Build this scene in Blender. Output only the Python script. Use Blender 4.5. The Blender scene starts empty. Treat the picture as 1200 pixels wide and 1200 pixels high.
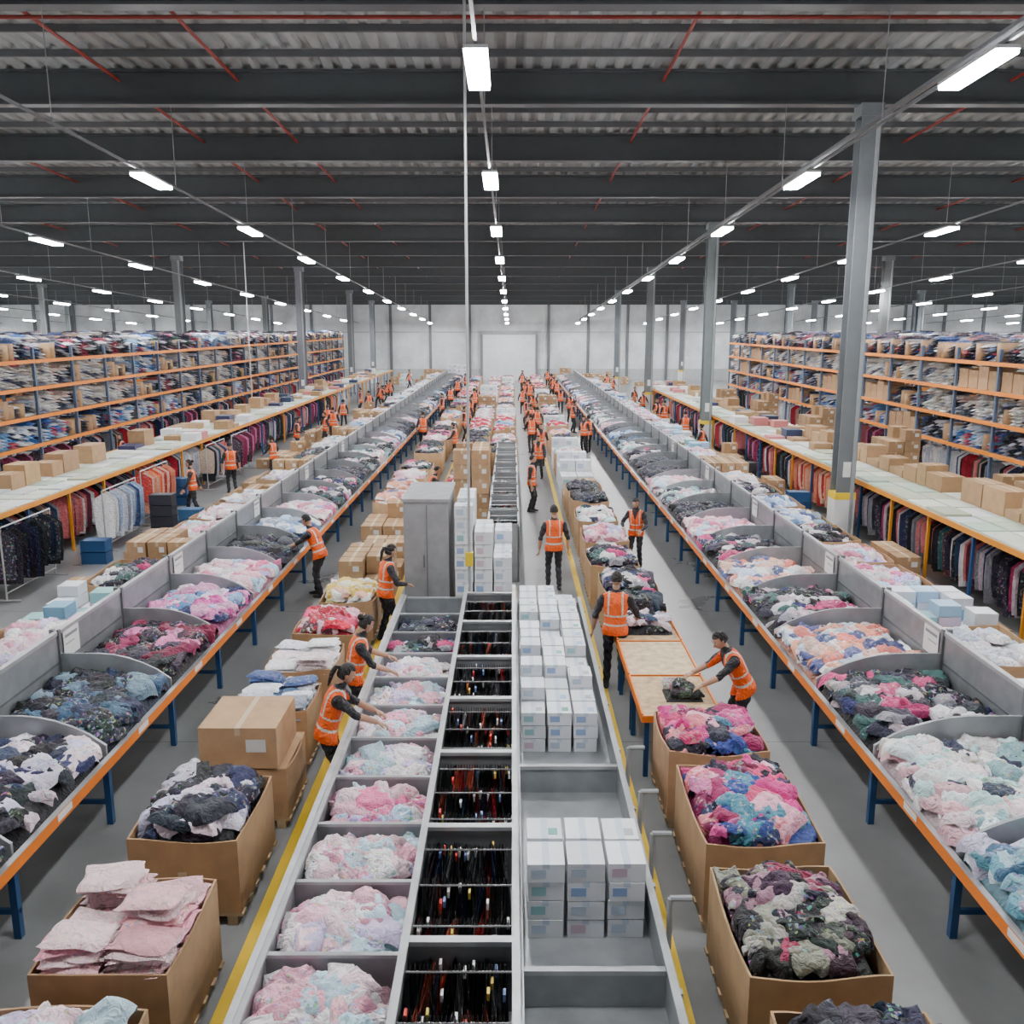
import bpy, math, random
import numpy as np
from mathutils import Vector, Matrix
rnd=random.Random(7)
SC=bpy.context.scene
COL=SC.collection

# ------------------------------------------------------------------ materials
def nodes(name):
    m=bpy.data.materials.new(name); m.use_nodes=True
    nt=m.node_tree; b=nt.nodes['Principled BSDF']
    return m,nt,b
def attr_mat(name,rough,metal=0,var=.2,scale=8,bump=0.0,bscale=30,prints=False,bdist=.02,dis=0):
    m,nt,b=nodes(name); N=nt.nodes; L=nt.links
    a=N.new('ShaderNodeAttribute'); a.attribute_name='Col'
    tc=N.new('ShaderNodeTexCoord')
    no=N.new('ShaderNodeTexNoise'); no.inputs['Scale'].default_value=scale; no.inputs['Detail'].default_value=5
    L.new(tc.outputs['Object'],no.inputs['Vector'])
    mr=N.new('ShaderNodeMapRange'); mr.inputs[1].default_value=.3; mr.inputs[2].default_value=.7
    mr.inputs[3].default_value=1-var; mr.inputs[4].default_value=1+var*.5
    L.new(no.outputs['Fac'],mr.inputs[0])
    mx=N.new('ShaderNodeVectorMath'); mx.operation='SCALE'
    src=a.outputs['Color']
    if prints:
        vo=N.new('ShaderNodeTexVoronoi'); vo.inputs['Scale'].default_value=30
        L.new(tc.outputs['Object'],vo.inputs['Vector'])
        n2=N.new('ShaderNodeTexNoise'); n2.inputs['Scale'].default_value=19; n2.inputs['Detail'].default_value=1
        L.new(tc.outputs['Object'],n2.inputs['Vector'])
        gt=N.new('ShaderNodeMath'); gt.operation='GREATER_THAN'; gt.inputs[1].default_value=.59
        L.new(n2.outputs['Fac'],gt.inputs[0])
        mu=N.new('ShaderNodeMath'); mu.operation='MULTIPLY'
        L.new(gt.outputs[0],mu.inputs[0]); L.new(a.outputs['Alpha'],mu.inputs[1])
        hs=N.new('ShaderNodeHueSaturation'); hs.inputs['Saturation'].default_value=.9; hs.inputs['Value'].default_value=.85
        L.new(vo.outputs['Color'],hs.inputs['Color'])
        mi=N.new('ShaderNodeMix'); mi.data_type='RGBA'
        L.new(mu.outputs[0],mi.inputs[0]); L.new(a.outputs['Color'],mi.inputs[6]); L.new(hs.outputs[0],mi.inputs[7])
        src=mi.outputs[2]
    L.new(src,mx.inputs[0]); L.new(mr.outputs[0],mx.inputs['Scale'])
    L.new(mx.outputs[0],b.inputs['Base Color'])
    b.inputs['Roughness'].default_value=rough; b.inputs['Metallic'].default_value=metal
    if bump:
        bn=N.new('ShaderNodeTexNoise'); bn.inputs['Scale'].default_value=bscale; bn.inputs['Detail'].default_value=3
        bn.inputs['Distortion'].default_value=dis
        L.new(tc.outputs['Object'],bn.inputs['Vector'])
        bu=N.new('ShaderNodeBump'); bu.inputs['Strength'].default_value=bump; bu.inputs['Distance'].default_value=bdist
        L.new(bn.outputs['Fac'],bu.inputs['Height']); L.new(bu.outputs[0],b.inputs['Normal'])
    return m
m_cloth=attr_mat('fabric',.55,var=.15,scale=9,bump=1.,bscale=10,prints=True,bdist=.05,dis=1.8)
m_plain=attr_mat('painted_surface',.5,var=.08,scale=3)
m_steel=attr_mat('galvanised_steel',.36,metal=.35,var=.18,scale=4)
m_card=attr_mat('cardboard',.8,var=.14,scale=5,bump=.15,bscale=12)
m_emit,nt,b=nodes('light_diffuser')
b.inputs['Emission Color'].default_value=(.97,.98,1,1); b.inputs['Emission Strength'].default_value=200
b.inputs['Base Color'].default_value=(.9,.9,.9,1)
m_wood=attr_mat('pallet_wood',.8,var=.35,scale=7,bump=.2,bscale=25)
MATS=[m_cloth,m_plain,m_steel,m_card,m_emit,m_wood]
CLOTH,PLAIN,STEEL,CARD,EMIT,WOOD=range(6)

# ------------------------------------------------------------------ mesh builder
BOXF=np.array([[0,3,2,1],[4,5,6,7],[0,1,5,4],[1,2,6,5],[2,3,7,6],[3,0,4,7]])
class B:
    def __init__(s): s.V=[];s.F=[];s.M=[];s.C=[];s.n=0
    def add(s,V,F,mat=1,col=(.8,.8,.8),pr=0.):
        V=np.asarray(V,float);F=np.asarray(F,int)
        s.V.append(V);s.F.append(F+s.n);s.M.append(np.full(len(F),mat))
        c=np.empty((len(V),4));c[:,:3]=col[:3];c[:,3]=pr;s.C.append(c);s.n+=len(V)
    def box(s,x0,x1,y0,y1,z0,z1,mat=1,col=(.8,.8,.8),rot=0):
        V=np.array([[x0,y0,z0],[x1,y0,z0],[x1,y1,z0],[x0,y1,z0],[x0,y0,z1],[x1,y0,z1],[x1,y1,z1],[x0,y1,z1]],float)
        if rot:
            c=np.array([(x0+x1)/2,(y0+y1)/2,0]);V-=c
            ca,sa=math.cos(rot),math.sin(rot)
            V=V@np.array([[ca,sa,0],[-sa,ca,0],[0,0,1]])+c
        s.add(V,BOXF,mat,col)
    def tube(s,p,q,r,mat=2,col=(.6,.6,.6),n=8):
        V,F=loft([p,q],[(r,r),(r,r)],None,n);s.add(V,F,mat,col)
    def mesh(s,name,smooth=False):
        V=np.concatenate(s.V);F=np.concatenate(s.F);M=np.concatenate(s.M);C=np.concatenate(s.C)
        me=bpy.data.meshes.new(name);me.from_pydata(V.tolist(),[],F.tolist())
        for m in MATS: me.materials.append(m)
        me.polygons.foreach_set('material_index',M.astype(np.int32))
        if smooth: me.polygons.foreach_set('use_smooth',np.ones(len(F),bool))
        a=me.attributes.new('Col','FLOAT_COLOR','POINT');a.data.foreach_set('color',C.ravel())
        me.update();return me
    def build(s,name,smooth=False,loc=(0,0,0),parent=None):
        return obj(name,s.mesh(name,smooth),loc,parent=parent)
def obj(name,me,loc=(0,0,0),rz=0,parent=None,sc=None):
    o=bpy.data.objects.new(name,me);COL.objects.link(o);o.location=loc;o.rotation_euler=(0,0,rz)
    if sc: o.scale=sc
    if parent: o.parent=parent
    return o
def loft(pts,rad,side=None,n=12):
    P=[np.array(p,float) for p in pts];V=[]
    for i,p in enumerate(P):
        t=P[min(i+1,len(P)-1)]-P[max(i-1,0)];t/=np.linalg.norm(t)+1e-9
        sd=np.array(side if side is not None else ((1,0,0) if abs(t[0])<.8 else (0,1,0)),float)
        a=sd-sd.dot(t)*t;a/=np.linalg.norm(a)+1e-9;bb=np.cross(t,a)
        th=np.arange(n)*2*math.pi/n
        V.append(p+rad[i][0]*np.cos(th)[:,None]*a+rad[i][1]*np.sin(th)[:,None]*bb)
    V=np.concatenate(V);F=[]
    for i in range(len(P)-1):
        for j in range(n):
            k=(j+1)%n;F.append([i*n+j,i*n+k,(i+1)*n+k,(i+1)*n+j])
    e=(len(P)-1)*n
    for i in range(1,n-2,2):
        F.append([0,i+2,i+1,i]);F.append([e,e+i,e+i+1,e+i+2])
    return V,np.array(F)
def gridF(n,m,off=0,flip=False):
    F=[]
    for i in range(n-1):
        for j in range(m-1):
            q=[i*m+j,(i+1)*m+j,(i+1)*m+j+1,i*m+j+1]
            F.append([x+off for x in (q[::-1] if flip else q)])
    return np.array(F)

# ------------------------------------------------------------------ cloth templates
def crumple(n,seed):
    r_=np.random.RandomState(seed);u=np.linspace(-1,1,n);U,W=np.meshgrid(u,u,indexing='ij')
    if seed%3==1:   # shirt outline: body with two sleeves, laid and rumpled
        t=np.clip((W-.25)/.2,0,1);t=t*t*(3-2*t)
        X=U*(.62+.45*t);Y=W-.25*t*abs(U);bend=.25*(r_.rand()-.5)*2
        X=X+bend*W*W;r=np.maximum(abs(U),abs(W))
        Z=.24*(1-r**6)
    elif seed%3==2: # loosely folded
        X=np.sign(U)*abs(U)**.85;Y=np.sign(W)*abs(W)**.85*(.85+.1*U);r=np.maximum(abs(U),abs(W));Z=.3*(1-r**7)
    else:
        X=U*np.sqrt(1-W*W*.36);Y=W*np.sqrt(1-U*U*.36);r=np.sqrt(X*X+Y*Y);th=np.arctan2(Y,X)
        k=1+.13*np.sin(2*th+r_.rand()*6)+.07*np.sin(3*th+r_.rand()*6)
        X=X*k;Y=Y*k;Z=.36*(1-r**3)
    base=r_.rand()*3.14
    for i in range(7):
        a=base+r_.randn()*.5 if i<5 else r_.rand()*3.14
        f=(3 if i<2 else 7)+r_.rand()*6;p=r_.rand()*6;c,s_=math.cos(a),math.sin(a)
        am=.12 if i<2 else .085
        Z=Z+am*((1-np.abs(np.sin(f*.5*(X*c+Y*s_)+p+.8*np.sin(1.8*(Y*c-X*s_)+p*2))))**1.6-.3)*(1-.6*np.clip(r,0,1)**4)
    Z-=.5*np.clip(r,0,1.12)**7
    return np.stack([X,Y,Z],-1).reshape(-1,3),gridF(n,n)
def folded(n,seed):
    r_=np.random.RandomState(seed);u=np.linspace(-1,1,n);U,W=np.meshgrid(u,u,indexing='ij')
    m=np.maximum(abs(U),abs(W));X=np.sign(U)*abs(U)**.7;Y=np.sign(W)*abs(W)**.7
    Z=1-m**5*1.3+.25*np.sin(3*X+r_.rand()*6)*np.sin(2.3*Y+r_.rand()*6)
    X=X+.06*np.sin(4*Y+r_.rand()*6);Y=Y+.06*np.sin(4*X+r_.rand()*6)
    return np.stack([X,Y,Z],-1).reshape(-1,3),gridF(n,n)
CR=[crumple(19,i) for i in range(30)];CRlo=[crumple(9,50+i) for i in range(15)]
FO=[folded(9,i) for i in range(10)];FOlo=[folded(5,i) for i in range(6)]
def hangt(seed):
    r_=np.random.RandomState(seed);u=np.linspace(-1,1,7);t=np.linspace(0,1,5);U,T=np.meshgrid(u,t,indexing='ij')
    X=U*(.24-.04*T+.02*np.sin(T*3));top=-.05-.13*abs(U)**1.2;Z=top*(1-T)-(.75+.1*r_.rand())*T
    th=.03*(1-U*U*.8)*(.5+.5*T);w=.014*np.sin(5*U+r_.rand()*6)*T
    A=np.stack([X,w+th,Z],-1).reshape(-1,3);C=np.stack([X,w-th,Z],-1).reshape(-1,3)
    return np.concatenate([A,C]),np.concatenate([gridF(7,5),gridF(7,5,35,True)])
HG=[hangt(i) for i in range(8)]
PAL=dict(
 pink=[(.85,.3,.42),(.9,.5,.6),(.92,.72,.76),(.9,.85,.86),(.8,.18,.36),(.6,.5,.85),(.5,.7,.88),(.9,.6,.65)],
 palepink=[(.9,.5,.6),(.92,.7,.76),(.92,.9,.9),(.88,.4,.52),(.72,.62,.88),(.55,.76,.86),(.92,.84,.86),(.92,.66,.72)],
 rose=[(.88,.42,.46),(.9,.52,.56),(.92,.66,.68),(.82,.34,.42)],
 hot=[(.7,.03,.25),(.85,.1,.38),(.4,.02,.12),(.8,.22,.45),(.03,.07,.3),(.08,.3,.42),(.9,.45,.55),(.02,.02,.04),(.85,.25,.3),(.015,.015,.03),(.25,.01,.08),(.02,.03,.1),(.75,.06,.2)],
 dark=[(.006,.006,.01),(.01,.01,.016),(.016,.016,.025),(.03,.03,.045),(.01,.015,.045),(.06,.06,.08)],
 darkmix=[(.008,.008,.013),(.015,.015,.028),(.03,.03,.05),(.3,.3,.34),(.6,.06,.2),(.6,.5,.55),(.04,.12,.11),(.012,.012,.02),(.015,.025,.12),(.8,.78,.8),(.01,.01,.016),(.05,.04,.07)],
 darkwhite=[(.01,.01,.018),(.015,.015,.03),(.78,.74,.86),(.62,.6,.78),(.85,.7,.78),(.008,.008,.012),(.02,.03,.09),(.01,.012,.03)],
 denim=[(.02,.035,.08),(.035,.08,.16),(.08,.16,.26),(.012,.016,.04),(.008,.008,.012),(.2,.3,.38),(.015,.015,.025),(.03,.035,.05)],
 maroon=[(.02,.012,.02),(.2,.015,.05),(.3,.03,.1),(.015,.015,.03),(.7,.2,.42),(.06,.04,.07),(.01,.01,.02),(.01,.01,.014),(.03,.03,.04)],
 pinkblue=[(.8,.22,.5),(.85,.42,.65),(.08,.22,.5),(.3,.5,.75),(.88,.75,.85),(.65,.08,.35),(.02,.03,.12)],
 bluewhite=[(.2,.36,.62),(.75,.78,.86),(.45,.62,.85),(.88,.88,.9),(.05,.1,.28),(.35,.4,.5)],
 teal=[(.25,.48,.58),(.45,.66,.74),(.12,.32,.42),(.7,.8,.84),(.04,.12,.2),(.68,.64,.84),(.3,.42,.56)],
 pale=[(.88,.68,.72),(.9,.84,.86),(.52,.76,.74),(.8,.86,.88),(.3,.52,.54),(.92,.9,.88),(.88,.52,.58),(.03,.04,.07)],
 peach=[(.9,.4,.26),(.92,.58,.48),(.9,.87,.87),(.6,.7,.84),(.88,.26,.2),(.1,.12,.3),(.9,.8,.8)],
 white=[(.84,.84,.88),(.75,.77,.84),(.9,.89,.9),(.55,.62,.74),(.88,.74,.76)],
 yellow=[(.9,.78,.3),(.88,.84,.65),(.85,.6,.12),(.88,.88,.85),(.85,.5,.4)],
 red=[(.75,.02,.06),(.85,.12,.25),(.92,.55,.62),(.5,.02,.05),(.88,.82,.82),(.1,.02,.04)],
 green=[(.015,.025,.018),(.06,.08,.04),(.26,.26,.2),(.008,.008,.014),(.4,.2,.27),(.5,.47,.42),(.3,.03,.08),(.015,.015,.022),(.05,.015,.04),(.01,.012,.012),(.02,.02,.028),(.01,.01,.015)],
 rail=[(.02,.02,.03),(.03,.05,.12),(.2,.21,.24),(.5,.02,.04),(.015,.015,.02),(.45,.45,.5),(.05,.16,.15),(.6,.46,.36),(.02,.02,.03),(.16,.03,.05),(.7,.2,.2),(.3,.32,.36),(.8,.78,.8)],
 warm=[(.85,.15,.05),(.85,.35,.22),(.88,.6,.45),(.75,.5,.36),(.55,.05,.04),(.85,.78,.7)],
 bin=[(.01,.01,.012),(.016,.016,.02),(.03,.03,.035),(.08,.08,.09),(.012,.012,.014),(.6,.01,.03),(.6,.6,.64),(.02,.04,.12),(.012,.012,.014),(.02,.02,.02),(.14,.14,.16),(.85,.2,.12),(.2,.21,.23),(.01,.01,.012),(.015,.015,.02),(.02,.02,.024)],
 stockw=[(.8,.76,.7),(.86,.86,.86),(.66,.58,.5),(.3,.33,.44),(.86,.66,.6),(.06,.06,.1),(.88,.85,.82)],
 stockb=[(.03,.14,.5),(.6,.66,.8),(.8,.82,.86),(.015,.02,.08),(.15,.36,.65),(.6,.06,.12),(.85,.8,.78)],
 stockd=[(.01,.01,.02),(.03,.03,.045),(.5,.51,.6),(.02,.02,.04),(.35,.03,.07),(.04,.08,.24),(.72,.71,.74),(.015,.015,.03)])
def jit(c,a=.12): 
    k=1+rnd.uniform(-a,a);return tuple(min(1,max(0,x*k+rnd.uniform(-.008,.008))) for x in c)
def rotm(ax,ay,az): return np.array((Matrix.Rotation(az,3,'Z')@Matrix.Rotation(ay,3,'Y')@Matrix.Rotation(ax,3,'X')))
def heap(b,cx,cy,z0,w,l,h,pal,count,kind='crumple',size=.22,lo=False,pr=.5):
    pal=PAL[pal]
    n=14;u=np.linspace(-1,1,n);U,W=np.meshgrid(u,u,indexing='ij')
    prof=lambda x,y:(1-abs(x)**4)*(1-abs(y)**4)*.55+.45
    ph=rnd.random()*6
    Z=h*.75*prof(U,W)+.03*np.sin(6*U+ph)*np.sin(7*W+ph)
    Z=np.where((abs(U)>.99)|(abs(W)>.99),0,Z)
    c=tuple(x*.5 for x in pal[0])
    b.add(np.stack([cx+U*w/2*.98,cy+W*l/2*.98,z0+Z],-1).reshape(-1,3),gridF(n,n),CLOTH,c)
    if kind=='folded':
        nx=max(2,int(w/.36));ny=max(2,int(l/.3))
        for i in range(nx):
            for j in range(ny):
                X=cx+(i+.5-nx/2)*w/nx;Y=cy+(j+.5-ny/2)*l/ny;k=max(2,int(h/.04*rnd.uniform(.7,1.35)));cc=rnd.choice(pal)
                for q in range(k):
                    if rnd.random()<.5: cc=rnd.choice(pal)
                    T,F=rnd.choice(FOlo if lo else FO)
                    Vv=(T*np.array([w/nx*.48,l/ny*.48,.026]))@rotm(rnd.uniform(-.08,.08),rnd.uniform(-.08,.08),rnd.uniform(-.22,.22)).T+np.array([X+rnd.uniform(-.035,.035),Y+rnd.uniform(-.035,.035),z0+h*.1+q*.04])
                    b.add(Vv,F,CLOTH,jit(cc,.2),pr*rnd.random())
        return
    for i in range(count):
        x,y=rnd.uniform(-1,1),rnd.uniform(-1,1)
        T,F=rnd.choice(CRlo if lo else CR);s=size*rnd.uniform(.75,1.25)
        sz=np.array([s*rnd.uniform(.85,1.2),s*rnd.uniform(.75,1.05),s*rnd.uniform(.5,.85)])
        if rnd.random()<.2: sz=np.array([s*1.35,s*.42,s*.55])   # sleeves / trouser legs
        zz=z0+h*.8*prof(x*.9,y*.9)+rnd.uniform(0,.11)
        X=cx+x*(w/2-s*.6);Y=cy+y*(l/2-s*.6)
        Vv=(T*sz)@rotm(-y*.18+rnd.uniform(-.2,.2),x*.18+rnd.uniform(-.2,.2),rnd.random()*6.28).T+np.array([X,Y,zz])
        Vv[:,0]=np.clip(Vv[:,0],cx-w/2,cx+w/2);Vv[:,1]=np.clip(Vv[:,1],cy-l/2,cy+l/2)
        b.add(Vv,F,CLOTH,jit(rnd.choice(pal),.2),pr if rnd.random()<.4 else 0)
HC={}
def heap_mesh(key,*a,**k):
    if key not in HC:
        b=B();heap(b,0,0,0,*a,**k);HC[key]=b.mesh('clothes_pile',True)
    return HC[key]
def hang_row(b,L,pal,x=0,y0=0,z=0,sp=.06,sx=1,sz=1,axis='Y',hooks=False,zj=0,th=None,run=.6):
    pal=PAL[pal];y=0
    cc=rnd.choice(pal)
    while y<L:
        if rnd.random()<run: cc=rnd.choice(pal)
        T,F=rnd.choice(HG);V=T*np.array([sx*rnd.uniform(.85,1.15),th or sp/.06,sz*rnd.uniform(.8,1.12)])
        a=rnd.uniform(-.14,.14);ca,sa=math.cos(a),math.sin(a)
        V=np.stack([V[:,0]*ca-V[:,1]*sa,V[:,0]*sa+V[:,1]*ca,V[:,2]-rnd.uniform(0,zj)],-1)
        if axis=='X': V=np.stack([-V[:,1],V[:,0],V[:,2]],-1);off=(x+y,y0,z)
        else: off=(x,y0+y,z)
        b.add(V+np.array(off),F,CLOTH,jit(cc),.35 if rnd.random()<.3 else 0)
        if hooks:
            o=np.array(off);b.tube(o+[0,0,-.06],o+[0,0,.03],.004,PLAIN,(.03,.03,.03),4)
            if rnd.random()<.25: 
                o=o+[0,rnd.uniform(-.2,.2),-.1+rnd.uniform(-.03,.0)];b.box(o[0]-.01,o[0]+.01,o[1]-.035,o[1]+.035,o[2],o[2]+.06,PLAIN,rnd.choice([(.85,.85,.85),(.85,.85,.85),(.8,.05,.04),(.85,.6,.1),(.2,.3,.6)]))
        y+=sp*rnd.uniform(.85,1.3)
BROWN=(.42,.26,.135)
def carton(b,x0,x1,y0,y1,z0,z1,white=False):
    c=jit((.8,.82,.85),.08) if white else jit(BROWN,.16)
    g=.01;b.box(x0+g,x1-g,y0+g,y1-g,z0,z1-g,CARD if not white else PLAIN,c)
    xm=(x0+x1)/2;tc=(.55,.42,.27) if not white else (.6,.68,.78)
    b.box(xm-.03,xm+.03,y0+g-.002,y1-g+.002,z1-.1 if not white else z1-.05,z1-g+.002,PLAIN,tc)
    w=(x1-x0)
    if white:
        b.box(x0+w*.12,x0+w*.5,y0+g-.003,y0+g,z0+(z1-z0)*.25,z0+(z1-z0)*.7,PLAIN,rnd.choice([(.3,.42,.66),(.5,.58,.68),(.3,.52,.54),(.66,.5,.6)]))
        if rnd.random()<.6: b.box(x0+w*.6,x0+w*.85,y0+(y1-y0)*.2,y0+(y1-y0)*.5,z1-g,z1-g+.002,PLAIN,rnd.choice([(.15,.42,.34),(.35,.5,.75),(.45,.45,.5)]))
    else:
        b.box(x0+w*.6,x0+w*.85,y0+g-.003,y0+g,z0+(z1-z0)*.4,z0+(z1-z0)*.7,PLAIN,(.7,.7,.68))
def stack(b,x0,y0,z0,nx,ny,nz,w,d,h,white=False,drop=.15):
    for i in range(nx):
        for j in range(ny):
            k=(nz[i] if isinstance(nz,(list,tuple)) else nz)-(1 if rnd.random()<drop else 0)
            for q in range(k):
                carton(b,x0+i*w+rnd.uniform(0,.014),x0+(i+1)*w-rnd.uniform(0,.014),y0+j*d+rnd.uniform(0,.02),y0+(j+1)*d-rnd.uniform(0,.02),z0+q*h,z0+(q+1)*h,white)
def openbox(b,cx,cy,z0,w,l,h,pallet=True):
    if pallet:
        wc=(.42,.3,.17)
        for i in range(3): b.box(cx-w/2+.02+i*(w-.16)/2,cx-w/2+.12+i*(w-.16)/2,cy-l/2,cy+l/2,z0,z0+.1,WOOD,jit(wc))
        for i in range(6): b.box(cx-w/2-.02,cx+w/2+.02,cy-l/2+i*(l-.1)/5,cy-l/2+.1+i*(l-.1)/5,z0+.1,z0+.13,WOOD,jit(wc))
        z0+=.13
    n=10;c=jit(BROWN,.08);ph=rnd.random()*6
    def ring(ins,z,bul,sag=0):
        P=[]
        for s in range(4):
            for i in range(n):
                t=i/n;bu=bul*math.sin(math.pi*t)-ins
                a,bb=w/2+bu,l/2+bu;e=w/2-ins;f=l/2-ins;zz=z-sag*math.sin(math.pi*t)**2*(1 if s in (0,2) else .4)
                if s==0:P.append((-e+2*e*t,-bb,zz))
                if s==1:P.append((a,-f+2*f*t,zz))
                if s==2:P.append((e-2*e*t,bb,zz))
                if s==3:P.append((-a,f-2*f*t,zz))
        return np.array([[cx+p[0],cy+p[1],p[2]+(.015*math.sin(5*p[0]+4*p[1]+ph) if z>z0+.1 else 0)] for p in P])
    m=4*n;sg=rnd.uniform(.0,.07);rings=[ring(0,z0,0),ring(0,z0+h*.5,.045),ring(0,z0+h,.03,sg),ring(.018,z0+h,.03,sg),ring(.018,z0+h*.5,.04),ring(.018,z0+.02,0)]
    F=[[r*m+j,r*m+(j+1)%m,(r+1)*m+(j+1)%m,(r+1)*m+j] for r in range(5) for j in range(m)]
    b.add(np.concatenate(rings),F,CARD,c)
    b.box(cx-w/2+.01,cx+w/2-.01,cy-l/2+.01,cy+l/2-.01,z0,z0+.02,CARD,c)
    b.box(cx-.04,cx+.04,cy-l/2-.052,cy-l/2-.047,z0+h*.35,z0+h*.6,PLAIN,(.5,.4,.27))

# ------------------------------------------------------------------ people
def ik(S,T,a,bl,pole):
    S=np.array(S,float);T=np.array(T,float);d=T-S;L=np.linalg.norm(d)
    if L>(a+bl)*.985: T=S+d/L*(a+bl)*.985;d=T-S;L=np.linalg.norm(d)
    u=d/L;x=(a*a-bl*bl+L*L)/(2*L);hh=math.sqrt(max(a*a-x*x,1e-4))
    p=np.array(pole,float);p=p-p.dot(u)*u;p/=np.linalg.norm(p)
    return S+u*x+p*hh,T
def ell(c,r,n=10,m=8,Rm=None):
    th=np.linspace(.12,math.pi-.12,m);V=[]
    for t in th:
        for j in range(n):
            p=2*math.pi*j/n;V.append((r[0]*math.sin(t)*math.cos(p),r[1]*math.sin(t)*math.sin(p),r[2]*math.cos(t)))
    V=np.array(V)
    if Rm is not None: V=V@Rm.T
    F=[[i*n+j,(i+1)*n+j,(i+1)*n+(j+1)%n,i*n+(j+1)%n] for i in range(m-1) for j in range(n)]
    e=(m-1)*n
    for i in range(1,n-2,2): F.append([0,i,i+1,i+2]);F.append([e,e+i+2,e+i+1,e+i])
    return V+np.array(c),np.array(F)
def person(lean=0.05,hL=(-.3,.05,.78),hR=(.3,.05,.78),step=0.,hp=0.1,hy=0.,hair='short',hc=(.012,.009,.008),skin=(.5,.28,.18),long=False,female=False,trs=(.02,.02,.025)):
    d=np.array([0,math.sin(lean),math.cos(lean)]);f=np.array([0,math.cos(lean),-math.sin(lean)])
    pel=np.array([0,-.18*math.sin(lean),.93]);sw=.9 if female else 1.
    at=lambda s,x=0,y=0: pel+d*s+np.array([x,0,0])+f*y
    parts=[]
    ss=[(-.12,.14,.105),(-.03,.168,.122),(.1,.148,.108),(.25,.16,.118),(.38,.18*sw,.12),(.45,.175*sw,.1),(.50,.12,.08),(.54,.062,.06),(.63,.052,.055)]
    parts.append(loft([at(s,0,.01 if s<.5 else .02) for s,_,_ in ss],[(a,c) for _,a,c in ss],(1,0,0),18))
    bones=[('torso',at(-.05),at(.46),.14),('neck',at(.55),at(.64),.05)]
    hands=[]
    for sgn,h in ((-1,hL),(1,hR)):
        S=at(.43,sgn*.19*sw);E,T=ik(S,h,.29,.255,(sgn*.7,-.6,-.5))
        parts.append(loft([at(.44,sgn*.1),S,S+(E-S)*.35,E],[(.07,.07),(.066,.066),(.06,.06),(.047,.047)],None,12))
        parts.append(loft([E,E+(T-E)*.3,T],[(.046,.046),(.044,.044),(.027,.033)],None,12))
        bones+=[('armU',S+(E-S)*.1,E,.06),('armF',E,T,.045)];hands.append((sgn,E,T))
        hip=np.array([sgn*.09,pel[1],.9]);fy=step*sgn;ank=np.array([sgn*.11,fy,.09])
        kn,_=ik(hip,ank,.42,.415,(0,1,0))
        parts.append(loft([hip+np.array([0,0,.03]),hip+(kn-hip)*.4,kn,kn+(ank-kn)*.35,ank+np.array([0,0,.02])],[(.09,.1),(.083,.088),(.062,.065),(.06,.066),(.052,.055)],(1,0,0),12))
        parts.append(loft([ank+np.array(q) for q in ((0,-.075,-.04),(0,-.04,-.045),(0,.06,-.05),(0,.13,-.062),(0,.18,-.066))],[(.03,.035),(.042,.044),(.047,.038),(.045,.027),(.03,.02)],(1,0,0),10))
        parts.append(loft([ank+np.array([0,-.01,.05]),ank+np.array([0,0,-.05])],[(.04,.045),(.042,.045)],(1,0,0),10))
        bones+=[('leg',hip,kn,.085),('leg',kn,ank+np.array([0,0,.03]),.055),('foot',ank+np.array([0,-.05,-.05]),ank+np.array([0,.17,-.06]),.04)]
    V=[];F=[];n=0
    for v,ff in parts: V.append(v);F.append(ff+n);n+=len(v)
    me=bpy.data.meshes.new('t');me.from_pydata(np.concatenate(V).tolist(),[],np.concatenate(F).tolist())
    o=bpy.data.objects.new('t',me);COL.objects.link(o)
    md=o.modifiers.new('r','REMESH');md.mode='VOXEL';md.voxel_size=.0125
    ms=o.modifiers.new('s','SMOOTH');ms.factor=.5;ms.iterations=5
    dg=bpy.context.evaluated_depsgraph_get();dg.update()
    ev=bpy.data.meshes.new_from_object(o.evaluated_get(dg))
    nv=len(ev.vertices);co=np.empty(nv*3);ev.vertices.foreach_get('co',co);co=co.reshape(-1,3)
    no=np.array([v.normal[:] for v in ev.vertices])
    Fq=np.array([list(p.vertices) for p in ev.polygons if len(p.vertices)==4])
    bpy.data.objects.remove(o)
    fc=co[Fq].mean(1);best=np.full(len(fc),9.);lab=np.zeros(len(fc),int);names=[]
    for i,(nm,a,c,r) in enumerate(bones):
        names.append(nm);ab=c-a;t=np.clip(((fc-a)@ab)/(ab@ab),0,1);dd=np.linalg.norm(fc-(a+t[:,None]*ab),axis=1)/r
        u=dd<best;best[u]=dd[u];lab[u]=i
    cls=np.array(names)[lab]
    s=(fc-pel)@d;y=(fc-pel)@f;x=fc[:,0]
    OR=(1.,.13,.008);BAND=(.62,.64,.58);SH=(.02,.02,.025)
    col=np.empty((len(fc),3));col[:]=SH
    col[cls=='leg']=trs;col[cls=='foot']=(.03,.03,.03);col[cls=='neck']=skin
    if not long: col[cls=='armF']=skin
    ves=((cls=='torso')|((cls=='armU')&(abs(x)<.165*sw)&(s>.3)))&(s>-.1)&(s<.52)
    ves&=~((y>0)&(abs(x)<np.clip((s-.3)*.35,0,.07)))
    ves|=(cls=='leg')&(s>-.1)
    col[ves]=OR
    band=ves&(((s>.03)&(s<.06))|((s>.17)&(s<.195))|((s>.2)&(abs(x)>.085)&(abs(x)<.108)))
    col[band]=BAND;col[ves&(y>.05)&(abs(x)<.008)]=(.1,.03,.02)
    vm=np.zeros(nv,bool);vm[Fq[ves].ravel()]=True;co[vm]+=no[vm]*.014
    cl=(cls=='leg')|(cls=='armU');vm2=np.zeros(nv,bool);vm2[Fq[cl].ravel()]=True;vm2&=~vm
    co[vm2]+=no[vm2]*(.006*np.sin(co[vm2][:,2:3]*48+co[vm2][:,0:1]*20))
    b=B()
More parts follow.
